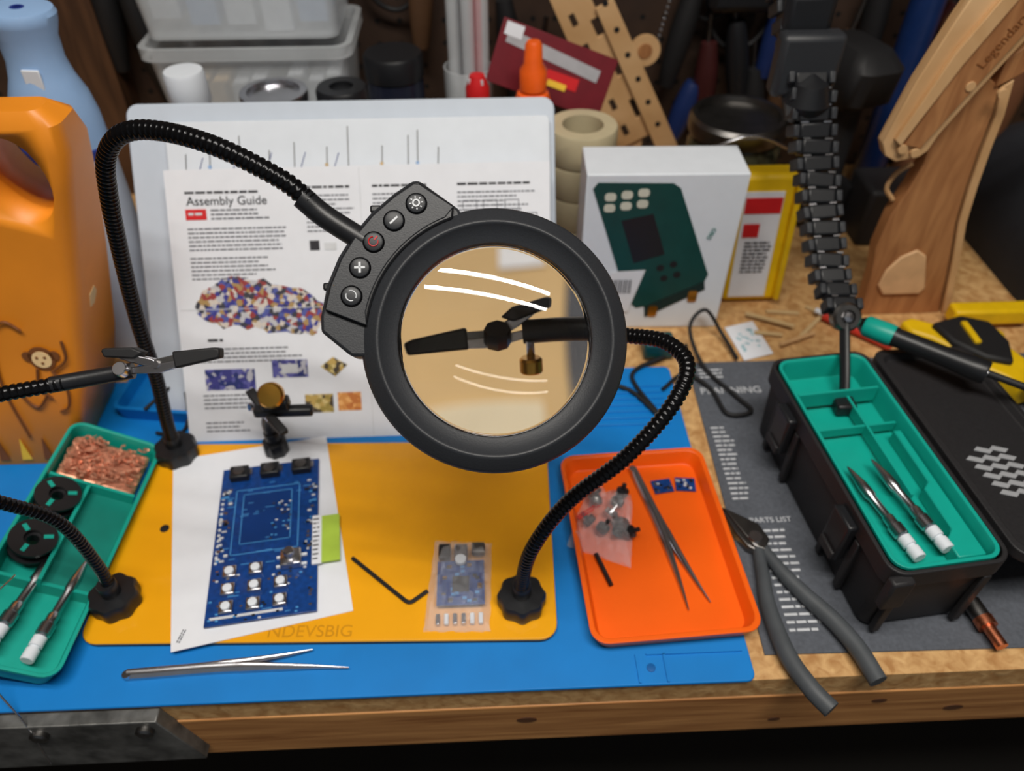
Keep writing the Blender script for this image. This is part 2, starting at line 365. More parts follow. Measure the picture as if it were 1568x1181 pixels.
# ------------------------------------------------------------------ paper + pcb
group('printed_sheet',(-.18,.355,.009))
prism('sheet',[(-.265,.430),(-.141,.452),(-.100,.284),(-.220,.258)],.0087,.0093,WHT)
lines('sheet_print',-.006,.006,0,.003,.0016,.0009,INK,T(-.214,.270,.0093)@RZ(78))
group('blue_circuit_board',(-.172,.349,.011))
PM=T(-.172,.349,.0115)@RZ(7.2)
box('board',(0,0,0),(.077,.142,.0016),PCB,PM,bevel=.0003)
for i,x in enumerate([-.024,.0,.025]):
    box('connector_%d'%i,(x,.062,.0042),(.015,.012,.007),BLK,PM,bevel=.001)
    cyl('jack_%d'%i,(x,.062,.0077),.0045,.001,DSTEEL,PM)
    box('connector_tab_%d'%i,(x+.0085,.064,.002),(.002,.006,.003),STEEL,PM)
def outline(nm,cx,cy,w,h,t,z,m,M):
    V=[];F2=[]
    for (a,b,c,d) in[(cx-w/2,cy-h/2,w,t),(cx-w/2,cy+h/2-t,w,t),(cx-w/2,cy-h/2,t,h),(cx+w/2-t,cy-h/2,t,h)]:
        k=len(V); V+=[(a,b,z),(a+c,b,z),(a+c,b+d,z),(a,b+d,z)]; F2.append((k,k+1,k+2,k+3))
    return new(nm,V,F2,m,M,smooth=False)
outline('screen_outline',-.001,.016,.050,.062,.0008,.0011,PCBL,PM)
outline('screen_outline_inner',-.001,.018,.038,.048,.0007,.0013,PCBL,PM)
box('screen_area',(-.001,.018,.0009),(.036,.046,.0004),mat('pcb_dark',S(6,50,112),.35),PM)
for k in range(60):
    s=random.choice([-1,1]); x=(-.0325 if s<0 else .0325)+random.uniform(-.004,.004); y=random.uniform(-.02,.05)
    box('smd_%d'%k,(x,y,.0013),(random.uniform(.0015,.0038),random.uniform(.001,.0024),.0012),random.choice([STEEL,LBL,LBL,BLK,PCBL]),PM)
for k in range(50): box('smd_b%d'%k,(random.uniform(-.036,.036),random.uniform(-.07,-.022),.0012),(.0020,.0013,.0008),random.choice([LBL,STEEL,PCBL,BLK]),PM)
for k in range(30): box('smd_c%d'%k,(random.uniform(.003,.017),random.uniform(-.004,.032),.0012),(.0018,.0012,.0008),random.choice([LBL,DSTEEL,PCBL]),PM)
for k in range(34): box('silk_%d'%k,(random.uniform(-.036,.034),random.uniform(-.068,.052),.0010),(random.uniform(.003,.008),.0006,.0003),PCBL,PM)
for k in range(14):
    box('header_pin_%d'%k,(-.0355,-.020+.005*k,.0011),(.0020,.0022,.0006),LBL,PM)
for r in range(3):
    for c in range(3):
        x=-.024+.0185*c; y=-.030-.0145*r
        if r==0 and c==2: continue
        box('tact_%d%d'%(r,c),(x,y,.0025),(.0098,.0094,.0038),STEEL,PM,bevel=.0008)
        cyl('tact_cap_%d%d'%(r,c),(x,y,.0043),.0032,.0014,WHTP,PM,20)
box('smd_row',(-.01,-.066,.0012),(.05,.002,.0006),INKW,PM)
box('encoder_body',(.020,-.027,.0045),(.015,.014,.007),STEEL,PM,bevel=.001)
for k,(dx,dy) in enumerate([(-.009,.004),(.009,-.004),(.009,.004),(-.009,-.004)]): box('encoder_leg_%d'%k,(.020+dx,-.027+dy,.0015),(.004,.002,.002),WHTP,PM)
lathe('encoder_cap',[(.0065,.007),(.0068,.0075),(.0068,.009),(.0042,.0095),(.0038,.015),(.0032,.0155)],STEEL,PM@T(.020,-.027,0),28)
box('white_label',(.038,-.011,.0015),(.007,.044,.0014),WHT,PM)
box('lime_label',(.0480,-.011,.0014),(.014,.042,.0014),LIME,PM)
lines('label_text',.035,.0405,-.03,.008,.004,.0012,INKD,PM,z=.0024)
group('hex_key',(-.075,.3,.011))
sweep('bent_rod',[(-.105,.327,.0102),(-.09,.3135,.0102),(-.068,.2937,.0102),(-.0625,.289,.0102),(-.0595,.2885,.0102),(-.057,.290,.0102),(-.048,.297,.0102)],.0016,RUB,step=.0012,n=6,ang=20)
def bag(prefix,corn,z,h,m,amp=.0012):
    N=16;V=[];Fc=[]
    a,b,c,d=[Vector((p[0],p[1],0)) for p in corn]
    for s in(1,0):
        for j in range(N+1):
            for i in range(N+1):
                u=i/N;v=j/N
                p=(a.lerp(b,u)).lerp(d.lerp(c,u),v)
                e=min(u,1-u,v,1-v); hh=h*min(1,e*5)**.6 if s else 0
                V.append((p.x+random.uniform(-1,1)*.0006,p.y+random.uniform(-1,1)*.0006,z+hh*(1+random.uniform(-.3,.3))+(random.uniform(0,amp) if s else 0)))
    K=(N+1)**2
    for s in(0,1):
        for j in range(N):
            for i in range(N):
                q=s*K+j*(N+1)+i; Fc.append((q,q+1,q+N+2,q+N+1))
    return new(prefix,V,Fc,m,ang=25)
group('parts_bag',(-.025,.3,.012))
bag('film',[(-.050,.266),(-.004,.264),(-.001,.336),(-.044,.340)],.0088,.012,BAGA,.002)
box('mini_board',(-.024,.300,.0145),(.034,.036,.0015),PCB,bevel=.0002)
box('chip',(-.024,.298,.0158),(.012,.012,.002),BLK)
for k in range(24): box('part_%d'%k,(random.uniform(-.038,-.010),random.uniform(.284,.316),.0158),(.003,.002,.0018),random.choice([STEEL,BLK,PCBL,BRASS]))
box('usb_plug_a',(-.024,.324,.016),(.010,.012,.007),STEEL,bevel=.001); box('usb_plug_b',(-.011,.327,.016),(.010,.009,.006),DSTEEL,bevel=.001)
cyl('usb_ring',(-.024,.316,.018),.004,.003,WHTP)
box('header',(-.036,.325,.016),(.009,.012,.006),BLK,bevel=.001)
for k in range(6): box('loose_pin_%d'%k,(-.040+.006*k,.273,.0115),(.003,.008,.003),random.choice([WHTP,STEEL]),bevel=.0005)
def tweezers(name,p0,t1,t2,z,zt=None,w=.0036):
    zt=z if zt is None else zt
    group(name,(p0[0],p0[1],z))
    a=Vector((p0[0],p0[1],z))
    for i,t in enumerate((t1,t2)):
        t=Vector((t[0],t[1],zt)); d=t-a; side=Vector((-d.y,d.x,0)).normalized()*(.0028 if i==0 else -.0028)
        mid=a+d*.45+side; 
        sweep('arm_%d'%i,[a,a+d*.1+side*.2,mid,a+d*.8+side*.6,t],lambda k,u:(w if u<.5 else w*(1-(u-.5)/.52)+.0003),STEEL,step=.003,n=10,flat=.45)
    cyl('joint',(a.x,a.y,a.z-.001),.003,.003,STEEL)
tweezers('tweezers',(-.246,.2445),(-.099,.2435),(-.125,.2575),.0060,w=.0040)
# ------------------------------------------------------------------ orange tray
group('orange_parts_tray',(.120,.333,.003))
OM=T(.120,.333,0)@RZ(2.8)
loft('tray',[(rr(.110,.158,.010),.0032),(rr(.119,.167,.012),.0165),(rr(.119,.167,.012),.0175),(rr(.112,.160,.010),.0175),(rr(.110,.158,.010),.0150),(rr(.104,.152,.009),.0055)],ORG,OM,bevel=.0005,ang=30)
tweezers('tweezers',(.117,.404),(.137,.275),(.154,.280),.0085,.008,w=.0040)
group('module_board',(.143,.388,.007))
for j,(x,y,a) in enumerate([(.139,.387,8),(.158,.388,-6)]):
    Mq=T(x,y,.0068)@RZ(a); box('board_%d'%j,(0,0,0),(.016,.013,.0014),PCB,Mq)
    for k in range(12): box('smd_%d_%d'%(j,k),(random.uniform(-.007,.007),random.uniform(-.005,.005),.001),(.0022,.0016,.001),random.choice([LBL,STEEL,BLK]),Mq)
group('parts_bag',(.085,.35,.006))
bag('film',[(.056,.333),(.102,.312),(.112,.374),(.078,.388)],.0065,.015,BAGA,.003)
for k in range(13):
    x=random.uniform(.074,.106); y=random.uniform(.338,.378)
    lathe('potentiometer_%d'%k,[(.0045,0),(.005,.001),(.005,.005),(.0018,.006),(.0018,.011)],random.choice([STEEL,BLK,DSTEEL,BLK,BLK]),T(x,y,.012)@RX(random.uniform(-80,80))@RY(random.uniform(-60,60)),20)
lines('red_print',0,.022,0,.004,.0022,.0012,RED,T(.066,.345,.0225)@RZ(35))
group('driver_bit',(.081,.31,.008))
sweep('bit',[(.077,.324,.0085),(.085,.297,.008)],.0018,RUB,n=6)
def tip(prefix,p0,d,M):
    A=frame(p0,d,(-d[1],d[0],0)); B=M@A@RY(90)@Matrix.Diagonal((1.35,1.35,1.0,1.0))
    lathe(prefix+'ceramic',[(.0030,0),(.0034,.0005),(.0034,.008),(.0026,.0083),(.0026,.010),(.0034,.0103),(.0034,.017),(.0024,.0175)],WHTP,B,20)
    lathe(prefix+'collar',[(.0024,.0175),(.0038,.019),(.0038,.027),(.0030,.028),(.0030,.034),(.0022,.036)],STEEL,B,20)
    lathe(prefix+'shaft',[(.0022,.036),(.0022,.052),(.0030,.054),(.0028,.064),(.0012,.078),(.0003,.082)],STEEL,B,20)
def tray_insert(M,w=.070,l=.196,d=.022):
    loft('shell',[(rr(w-.008,l-.008,.008),-d),(rr(w-.003,l-.003,.010),-.003),(rr(w+.001,l+.001,.011),-.0028),(rr(w+.001,l+.001,.011),0),(rr(w-.004,l-.004,.009),0),(rr(w-.006,l-.006,.008),-.003),(rr(w-.008,l-.008,.007),-d+.002)],TEAL,M,bevel=.0004,ang=30)
group('teal_tip_tray',(-.308,.345,.035))
TM=T(-.310,.340,.034)@RY(27)@RZ(-3)
tray_insert(TM,.070,.204)
box('divider_1',(0,.048,-.010),(.062,.0025,.018),TEAL,TM); box('divider_2',(-.002,.005,-.010),(.0025,.085,.018),TEAL,TM); box('divider_3',(0,-.036,-.014),(.062,.0025,.012),TEAL,TM)
box('raised_floor',(.016,.005,-.014),(.034,.083,.008),TEALD,TM)
V=[];
for k in range(120):
    x=random.uniform(-.027,.024); y=random.uniform(.054,.092); z=random.uniform(-.010,.002)
    pts=[]; ph=random.uniform(0,6)
    for q in range(8):
        a=ph+q*.9; pts.append(Vector((x+.0035*math.cos(a)+q*.0004,y+.003*math.sin(a*1.1),z+.0025*math.sin(a*.7))))
    V.append(pts)
allV=[];allF=[]
for pts in V:
    for q in range(len(pts)-1):
        a,b=pts[q],pts[q+1]; d=(b-a).normalized(); u=d.orthogonal().normalized()*.0008; 
        k=len(allV); allV+=[a-u,a+u,b+u,b-u]; allF.append((k,k+1,k+2,k+3))
COPW=mat('copper_wool_strand',S(228,155,125),.4,metal=.55,var=.35,scale=200)
new('copper_wool',allV,allF,COPW,TM,smooth=False)
box('copper_wool_core',(0,.073,-.013),(.058,.042,.012),COPW,TM,bevel=.003)
for i,(x,y) in enumerate([(-.018,.030),(-.018,-.010)]):
    lathe('solder_spool_%d'%i,[(.004,-.012),(.0155,-.012),(.0155,-.010),(.010,-.010),(.010,-.003),(.0155,-.003),(.0155,-.0005),(.006,-.0005),(.006,-.004),(.004,-.004),(.004,-.012)],BLK,TM@T(x,y,.003),32)
    for q in range(3): box('spool_slot_%d_%d'%(i,q),(.0095,0,.0028),(.006,.003,.0006),TEAL,TM@T(x,y,0)@RZ(120*q+20))
tip('tip_a_',(-.012,-.088,-.010),(.12,1,0),TM); tip('tip_b_',(.013,-.090,-.010),(.08,1,0),TM)
group('solder_wire',(-.33,.25,.02))
sweep('wire',[(-.325,.30,.045),(-.335,.262,.05),(-.322,.235,.03),(-.305,.218,.0),(-.303,.209,-.045)],.0006,STEEL,n=6)
# ------------------------------------------------------------------ jug
group('orange_jug',(-.40,.50,0))
def jr2(xl,xr_,y0,y1,r): return rr(xr_-xl,y1-y0,r,6,(xl+xr_)/2,(y0+y1)/2)
jb=loft('jug_body',[(jr2(-.520,-.350,.438,.536,.010),0),(jr2(-.520,-.346,.436,.536,.012),.004),(jr2(-.510,-.319,.448,.536,.012),.08),(jr2(-.485,-.297,.461,.535,.012),.16),(jr2(-.450,-.283,.462,.528,.012),.205),(jr2(-.405,-.272,.463,.520,.012),.240),(jr2(-.378,-.264,.464,.512,.012),.265),(jr2(-.356,-.264,.466,.504,.012),.283),(jr2(-.338,-.274,.472,.494,.008),.292)],JUG,ang=40)
hole=lathe('cut',[(.027,-.12),(.027,.12)],JUG,T(-.303,.49,.248)@RX(90),32,sx=.80,sy=1.12)
md=jb.modifiers.new('hole','BOOLEAN'); md.object=hole; md.operation='DIFFERENCE'; md.solver='EXACT'
bpy.context.view_layer.update()
dg=bpy.context.evaluated_depsgraph_get(); me2=bpy.data.meshes.new_from_object(jb.evaluated_get(dg)); jb.modifiers.clear(); jb.data=me2
bpy.data.objects.remove(hole,do_unlink=True)
def star(r1,r2,k): return [((r1 if i%2 else r2)*math.cos(math.pi*i/k),(r1 if i%2 else r2)*math.sin(math.pi*i/k)) for i in range(2*k)]
JF=frame((-.30,.4352,.004),(1,0,0),(0,.025,.156))@T(0,0,.0008)
JS=frame((-.346,.495,.004),(0,1,0),(.049,0,.156))@T(0,0,.0010)
def decal(n,poly,m,M,x,y,z=0): prism(n,[(p[0]+x,p[1]+y) for p in poly],z-.0003,z+.0004,m,M)
decal('lion_mane',star(.013,.008,11),SUN,JS,-.010,.055); decal('lion_face',circ(.0065),CREAM,JS,-.010,.055,.0005)
for k,(x,y) in enumerate([(-.012,.057),(-.008,.057),(-.010,.052)]): decal('lion_feature_%d'%k,circ(.0010,10),BROWN,JS,x,y,.0010)
decal('giraffe_neck',[(-.003,0),(.003,0),(.009,.03),(.013,.031),(.012,.036),(.005,.036)],SUN,JS,.010,.075)
for k in range(4): decal('giraffe_spot_%d'%k,circ(.0012,8),BROWN,JS,.012+.0016*k,.080+.007*k,.0005)
decal('giraffe_leg',[(-.004,0),(.002,0),(.006,.03),(.0,.03)],SUN,JS,.006,.040)
decal('bird_body',star(.008,.004,6),SUN,JS,-.014,.118)
decal('zebra_head',[(-.004,0),(.004,-.002),(.010,.006),(.006,.014),(-.004,.012)],CREAM,JS,-.010,.135)
decal('monkey_head',circ(.010),BROWN,JF,-.040,.105); decal('monkey_face',circ(.0072),CREAM,JF,-.040,.104,.0005)
for k,(x,y) in enumerate([(-.043,.106),(-.037,.106),(-.040,.101)]): decal('monkey_feature_%d'%k,circ(.0011,10),BROWN,JF,x,y,.0010)
for i,x in enumerate((-.010,.010)): decal('monkey_ear_%d'%i,circ(.004),BROWN,JF,-.040+x,.107)
for nm,pp in [('monkey_tail',[(-.046,.072,.001),(-.058,.060,.001),(-.066,.072,.001),(-.058,.082,.001)]),('monkey_arm',[(-.034,.094,.001),(-.022,.104,.001),(-.020,.120,.001)]),('monkey_back',[(-.046,.096,.001),(-.050,.08,.001),(-.044,.068,.001)]),('monkey_leg',[(-.036,.094,.001),(-.030,.078,.001),(-.034,.060,.001),(-.042,.055,.001)]),('palm_trunk',[(-.075,.03,.001),(-.078,.08,.001),(-.070,.13,.001)]),('palm_leaf_a',[(-.070,.13,.001),(-.056,.138,.001),(-.046,.13,.001)]),('palm_leaf_b',[(-.070,.13,.001),(-.078,.142,.001),(-.088,.138,.001)])]:
    sweep(nm,pp,.0011,BROWN,JF,n=6)
for i in range(6): decal('grass_%d'%i,[(-.004,0),(.004,0),(.001,.022)],SUN if i%2 else BROWN,JF,-.14+.018*i,.006)
# ------------------------------------------------------------------ cleaner bottle
group('cleaner_bottle',(-.345,.605,0))
SM=T(-.352,.61,0)@RY(3)
lathe('bottle',[(.028,0),(.031,.004),(.032,.15),(.031,.19),(.0302,.206)],mat('pale_blue_plastic',S(200,212,230),.4,var=.02),SM,40,sx=1.1)
lathe('band',[(.0306,.198),(.0314,.199),(.0314,.206),(.0306,.207)],NAVY,SM,40,sx=1.1)
lathe('cap',[(.0302,.206),(.0295,.228),(.0265,.246),(.0215,.260),(.0190,.273),(.0195,.290),(.0225,.300),(.0235,.306),(.022,.3095),(.015,.310)],LBLUE,SM,40,sx=1.1)
box('cap_label',(.003,-.0200,.262),(.013,.002,.020),WHTP,SM,bevel=.0008)
lathe('cap_top_hole',[(.003,.3102),(.004,.3106),(.005,.3102)],NAVY,SM,20)
# ------------------------------------------------------------------ bins
group('storage_bins',(-.225,.80,0))
for i,zb in enumerate((.0,.046,.138,.231)):
    h=.044 if i==0 else .088
    w=.196
    loft('bin_%d'%i,[(rr(w-.018,.10,.012),zb),(rr(w-.006,.112,.014),zb+h-.012),(rr(w+.006,.122,.016),zb+h-.011),(rr(w+.006,.122,.016),zb+h),(rr(w-.006,.112,.014),zb+h),(rr(w-.010,.106,.012),zb+h-.006),(rr(w-.020,.098,.010),zb+.002)],TRANSP,T(-.222,.81,0),ang=30)
for k in range(9): box('stored_item_%d'%k,(-.298+.019*k,.79+.01*(k%2),.165+random.uniform(-.004,.004)),(.014,.05,random.uniform(.02,.045)),random.choice([WHTP,WHTP,CARDB,LBLUE,DSTEEL]))
for k in range(5): box('stored_pack_%d'%k,(-.29+.034*k,.80,.258),(.026,.06,random.uniform(.02,.05)),random.choice([WHTP,WHTP,LBLUE]))
group('bottle',(-.252,.668,0))
lathe('body',[(.022,0),(.024,.003),(.024,.19),(.018,.205),(.0145,.208),(.0145,.214)],WHTP,T(-.252,.668,0),32)
lathe('cap',[(.0165,.212),(.0172,.214),(.0172,.236),(.016,.239),(.004,.2395)],WHTP,T(-.252,.668,0),32)
group('wire_tin',(-.18,.69,0))
lathe('can',[(.028,0),(.028,.194),(.030,.195),(.031,.206),(.030,.209),(.024,.209),(.023,.205),(.003,.205)],STEEL,T(-.187,.695,0),40)
group('black_tape_roll',(-.127,.70,0))
lathe('stack',[(.022,0),(.024,.001),(.024,.205),(.022,.208),(.011,.208),(.011,.204)],BLK,T(-.127,.705,0),32)
group('screw_jar',(-.091,.79,0))
lathe('jar',[(.026,0),(.029,.003),(.029,.18),(.027,.185)],mat('smoked_plastic',S(30,34,48),.15,var=.1),T(-.086,.79,0),32)
lathe('lid',[(.030,.183),(.030,.203),(.028,.206),(.004,.206)],BLK,T(-.086,.79,0),32)
group('clear_tubes',(-.012,.79,0))
for i,(x,y,h,m_) in enumerate([(-.024,.79,.29,TRANSP),(-.010,.785,.31,TRANSP),(.004,.79,.30,TRANSP),(-.016,.80,.33,DSTEEL),(-.002,.80,.27,RED)]):
    cyl('tube_%d'%i,(x,y,0),.0068,h,m_)
lathe('cup',[(.020,0),(.023,.002),(.025,.19),(.0235,.19),(.0215,.004)],TRANSP,T(-.011,.792,0),32)
group('glue_bottle',(-.002,.725,0))
lathe('body',[(.011,0),(.012,.002),(.012,.180),(.010,.188)],WHTP,T(-.002,.725,0),24)
lathe('cap',[(.0115,.186),(.0115,.196),(.008,.205),(.007,.208),(.002,.209)],RED,T(-.002,.725,0),24)
for k in range(4): box('cap_stripe_%d'%k,(.0075,0,.2025),(.004,.002,.006),WHTP,T(-.002,.725,0)@RZ(90*k-60))
group('orange_bottle',(.051,.725,0))
lathe('body',[(.016,0),(.018,.003),(.018,.182),(.015,.19),(.009,.193)],ORBOT,T(.051,.725,0),32)
lathe('cap',[(.010,.192),(.013,.194),(.013,.212),(.009,.218),(.008,.235),(.006,.238),(.001,.2385)],ORBOT,T(.051,.725,0),32)
group('maroon_packet',(.075,.755,.19))
KM=frame((.073,.765,.195),(.095,.0,-.036),(.02,.02,.05))
box('card',(0,0,0),(.122,.060,.002),MAROON,KM,bevel=.0005)
box('card_stripe',(-.004,.012,.0012),(.10,.012,.0006),mat('grey_print',S(170,170,175),.5),KM@RZ(-4))
box('card_logo',(.012,-.006,.0014),(.034,.012,.0006),RED,KM); box('card_logo_yellow',(.008,-.012,.0018),(.02,.006,.0006),SUN,KM)
box('card_white_corner',(-.048,.022,.0013),(.018,.012,.0006),WHT,KM)
box('card_support',(.11,.777,.08),(.02,.004,.16),MAROON)
# ------------------------------------------------------------------ white boards and instructions
WF=frame((-.112,.478,.0),(1,0,0),(0,.552,.834))
group('white_board',(-.112,.55,.1))
loft('panel_rear',[(rr(.358,.272,.010,cx=-.004,cy=.138),-.012),(rr(.358,.272,.010,cx=-.004,cy=.138),-.006)],WBRD,WF,bevel=.0015)
loft('panel_front',[(rr(.320,.258,.004,cx=.010,cy=.129),-.003),(rr(.320,.258,.004,cx=.010,cy=.129),.001)],WHTP,WF,bevel=.0008)
box('panel_spacer',(0,.12,-.0045),(.30,.2,.003),WBRD,WF)
for k,(x,l) in enumerate([(-.135,.010),(-.115,.018),(-.090,.024),(-.066,.012),(-.045,.018),(-.018,.014),(.0,.030),(.028,.014),(.050,.022),(.058,.026),(.075,.012)]):
    sweep('component_lead_%d'%k,[(x,.216,.002),(x+.001,.216+l+.006,.002)],.0004,DSTEEL,WF,n=5)
    if k%2: sweep('component_body_%d'%k,[(x,.216,.002),(x,.2225,.002)],.0013,random.choice([LBLUE,CARDB,GREEN]),WF,n=8)
    lines('caption_%d'%k,0,.006,0,.0015,.002,.0010,INK,WF@T(x-.003,.209,.0012))
for k in range(5): lines('stroke_%d'%k,0,.02,0,.001,.002,.0007,NAVY,WF@T(-.125+.028*k,.214,.0012)@RZ(70))
group('assembly_instructions',(-.10,.51,.1))
PF=frame((-.256,.455,.002),(1,0,0),(0,.558,.83))
for k,(dx,dz) in enumerate([(-.004,-.002),(-.002,-.0012),(0,0)]):
    prism('page_%d'%k,[(dx,0),(.310+dx,0),(.312+dx,.228+.001*k),(dx,.229)],dz-.0003,dz,WHT,PF)
box('fold_line',(.155,.114,.0002),(.0005,.228,.0003),LBL,PF)
box('fold_line_b',(.155,.115,.0002),(.31,.0006,.0003),LBL,PF)
text('title_line','Assembly Guide',.0100,INKD,PF@T(.013,.2005,.0003),.0003)
lines('title_top',.012,.085,.209,.2115,.004,.0018,INKD,PF)
box('red_tag',(.020,.193,.0003),(.017,.0085,.0003),RED,PF); lines('tag_text',.014,.026,.192,.1945,.004,.002,INKW,PF,z=.0006)
lines('para_1',.032,.082,.188,.197,.0034,.0014,INK,PF)
lines('para_2',.012,.095,.163,.182,.0034,.0013,INK,PF)
lines('para_3',.012,.088,.140,.158,.0034,.0013,INK,PF,fill=.7)
P=[(.012,.118),(.02,.132),(.03,.136),(.045,.142),(.07,.138),(.10,.131),(.118,.118),(.121,.104),(.108,.092),(.085,.093),(.06,.098),(.035,.100),(.015,.108)]
P2=[]
for i in range(len(P)):
    a=P[i]; b=P[(i+1)%len(P)]
    for q in range(4):
        P2.append((a[0]+(b[0]-a[0])*q/4+random.uniform(-.0022,.0022),a[1]+(b[1]-a[1])*q/4+random.uniform(-.0022,.0022)))
prism('component_picture',P2,.0001,.0003,CPHOTO,PF)
lines('para_4',.02,.035,.086,.090,.005,.0022,INKD,PF)
lines('para_5',.012,.10,.071,.082,.0036,.0013,INK,PF)
box('picture_a',(.036,.055,.0002),(.042,.018,.0003),CPHOTO2,PF); box('picture_b',(.087,.063,.0002),(.030,.015,.0003),CPHOTO2,PF); prism('picture_c',[(.113,.064),(.124,.072),(.136,.065),(.125,.055)],.0001,.0003,CPHOTO3,PF)
box('picture_b_inner',(.087,.063,.0005),(.014,.008,.0003),LBL,PF)
lines('para_6',.012,.065,.028,.042,.0036,.0013,INK,PF)
lines('para_7',.012,.05,.008,.018,.0036,.0013,INK,PF)
box('picture_d',(.110,.032,.0002),(.024,.016,.0003),CPHOTO3,PF); box('picture_e',(.136,.033,.0002),(.020,.016,.0003),CPHOTO4,PF)
box('icon_chip',(.115,.166,.0003),(.008,.008,.0003),INKD,PF); box('icon_chip_b',(.128,.165,.0003),(.010,.006,.0003),LBL,PF)
for c,(x0,x1) in enumerate([(.110,.150),(.165,.222),(.235,.300)]):
    lines('heading_%d'%c,x0,x1,.212,.214,.005,.0018,INKD,PF)
    lines('col_%d'%c,x0,x1,.178,.207,.0036,.0012,INK,PF,fill=.7)
for k,(x,y) in enumerate([(.245,.196),(.262,.196),(.280,.196),(.245,.182),(.270,.182),(.295,.185),(.290,.15),(.293,.13)]): outline('diagram_%d'%k,x,y,.012,.008,.0006,.0004,INK,PF)
group('added_lens_card',(0,.5,.08))  # added card, hidden behind the ring, gives the lens view its tan tone
KE=PF@T(.245,.094,.0012)
prism('tan_card',rr(.100,.124,.004),0,.0012,CARDB,KE,bevel=.0003)
prism('dark_tan_patch',[(-.048,.060),(.048,.060),(.030,.028),(-.030,.028)],.0012,.0018,mat('kraft_mid',S(188,150,100),.8),KE)  # darker upper tone added for the view through the lens
box('strip',(.036,-.01,.0022),(.005,.07,.0014),STEEL,KE); box('white_patch',(.024,.014,.0016),(.010,.020,.0010),WHT,KE)  # chrome and white streaks added for the lens view
box('pale_tan_patch',(-.004,-.040,.0016),(.064,.030,.0010),mat('pale_tan',S(226,214,186),.7),KE)  # paler lower tone added for the view through the lens
# ------------------------------------------------------------------ oscilloscope box
group('instrument_box',(.163,.62,0))
SB=T(.162,.622,0)@RZ(-1.5)
box('carton',(0,0,.086),(.142,.052,.171),WHTP,SB,bevel=.0012)
box('lid_seam',(0,0,.1705),(.138,.0012,.0012),LBL,SB)
SF=SB@T(-.071,-.0262,0)@RX(90)
dev=[(.006,.158),(.010,.164),(.076,.163),(.083,.158),(.123,.066),(.121,.058),(.066,.028),(.058,.026),(.048,.036)]
prism('device_picture',dev,0,.0004,GREEN,SF)
prism('device_picture_side',[(.066,.0275),(.121,.0575),(.123,.048),(.068,.014)],0,.0004,mat('device_green_dark',S(8,40,40),.5),SF)
prism('screen_picture',[(.034,.126),(.062,.133),(.078,.090),(.050,.080)],.0004,.0008,BLK,SF)
CRM=mat('cream_print',S(205,205,190),.5)
for k in range(6):
    prism('button_picture_%d'%k,rr(.010,.0078,.0030,4,.022+.0145*(k%3),.150-.011*(k//3)+.002*(k%3)),.0004,.0008,CRM,SF)
for k in range(4): prism('key_picture_%d'%k,circ(.0036,14,.076+.012*(k%2)+.005*(k//2),.074-.012*(k//2)+.004*(k%2)),.0004,.0007,BLK,SF)
for k,(x,y) in enumerate([(.075,.022),(.112,.040)]): prism('bnc_picture_%d'%k,rr(.009,.013,.002,3,x,y),.0005,.001,BRASS,SF)
prism('barcode_label',[(.030,.070),(.062,.072),(.050,.022),(.018,.020)],.0009,.0012,WHT,SF)
for k in range(9): box('bar_%d'%k,(.0300+.0024*k,.053,.0014),(.0009 if k%2 else .0014,.016,.0003),INKD,SF)
text('side_mark','DSO',.006,TEALD,SF@T(.118,.105,.0005)@RZ(70),.0001)
group('yellow_package',(.275,.65,0))
YM=T(.268,.645,0)@RX(-8)
box('pack',(.007,0,.07),(.058,.030,.138),YELP,YM,bevel=.006)
box('pack_rim',(.034,-.004,.07),(.006,.036,.130),YELP,YM,bevel=.002)
box('label',(.003,-.0155,.065),(.038,.001,.114),WHT,YM)
box('label_red',(.003,-.0163,.108),(.036,.001,.016),RED,YM); box('label_red_b',(-.005,-.0163,.082),(.016,.001,.014),RED,YM)
lines('label_text',-.012,.018,.035,.070,.004,.0018,INKD,YM@T(.003,-.0165,0)@RX(90))
group('glass_jar',(.264,.74,0))
lathe('jar',[(.044,0),(.048,.003),(.048,.125),(.042,.138)],mat('jar_contents',S(70,70,52),.2,var=.6,scale=120),T(.264,.745,0),40)
lathe('lid_ring',[(.044,.136),(.049,.138),(.050,.142),(.050,.152),(.047,.156),(.042,.156),(.041,.150),(.003,.150)],DSTEEL,T(.264,.745,0),48)
sweep('bail_wire',[(.216,.745,.12),(.222,.70,.14),(.262,.69,.158),(.304,.70,.14),(.312,.745,.12)],.0018,STEEL,n=8)
group('tape_roll_stack',(.10,.70,0))
TP=mat('masking_tape',S(190,178,146),.5,var=.05)
for k in range(5): lathe('roll_%d'%k,[(.020,.034*k),(.033,.034*k),(.034,.034*k+.002),(.034,.034*k+.031),(.033,.034*k+.033),(.020,.034*k+.033),(.020,.034*k)],TP,T(.098,.70,0),40)
# ------------------------------------------------------------------ wooden parts at the back
group('plywood_kit_parts',(.14,.84,.1))
WM=frame((.132,.85,.165),(-.48,0,.88),(-.88,0,-.48))
prism('notched_strip',[(-.10,-.022),(-.075,-.022),(-.075,-.014),(-.05,-.014),(-.05,-.024),(-.02,-.024),(-.02,-.014),(.0,-.014),(.0,-.022),(.03,-.022),(.03,-.012),(.05,-.012),(.05,-.022),(.12,-.022),(.12,.015),(.04,.018),(.02,.024),(-.10,.024)],0,.006,PLY,WM,bevel=.0004)
prism('strip_b',[(-.11,-.012),(.08,-.010),(.08,.010),(-.11,.012)],0,.004,PLY,WM@T(-.02,-.032,.007),bevel=.0004)
SLD=mat('slot_dark',S(50,34,22),.8)
for k in range(5): box('slot_%d'%k,(-.08+.035*k,.003,.0065),(.012,.006,.001),SLD,WM)
for k in range(6): cyl('peg_hole_%d'%k,(-.09+.03*k,-.033,.0112),.003,.0004,RUB,WM,16)
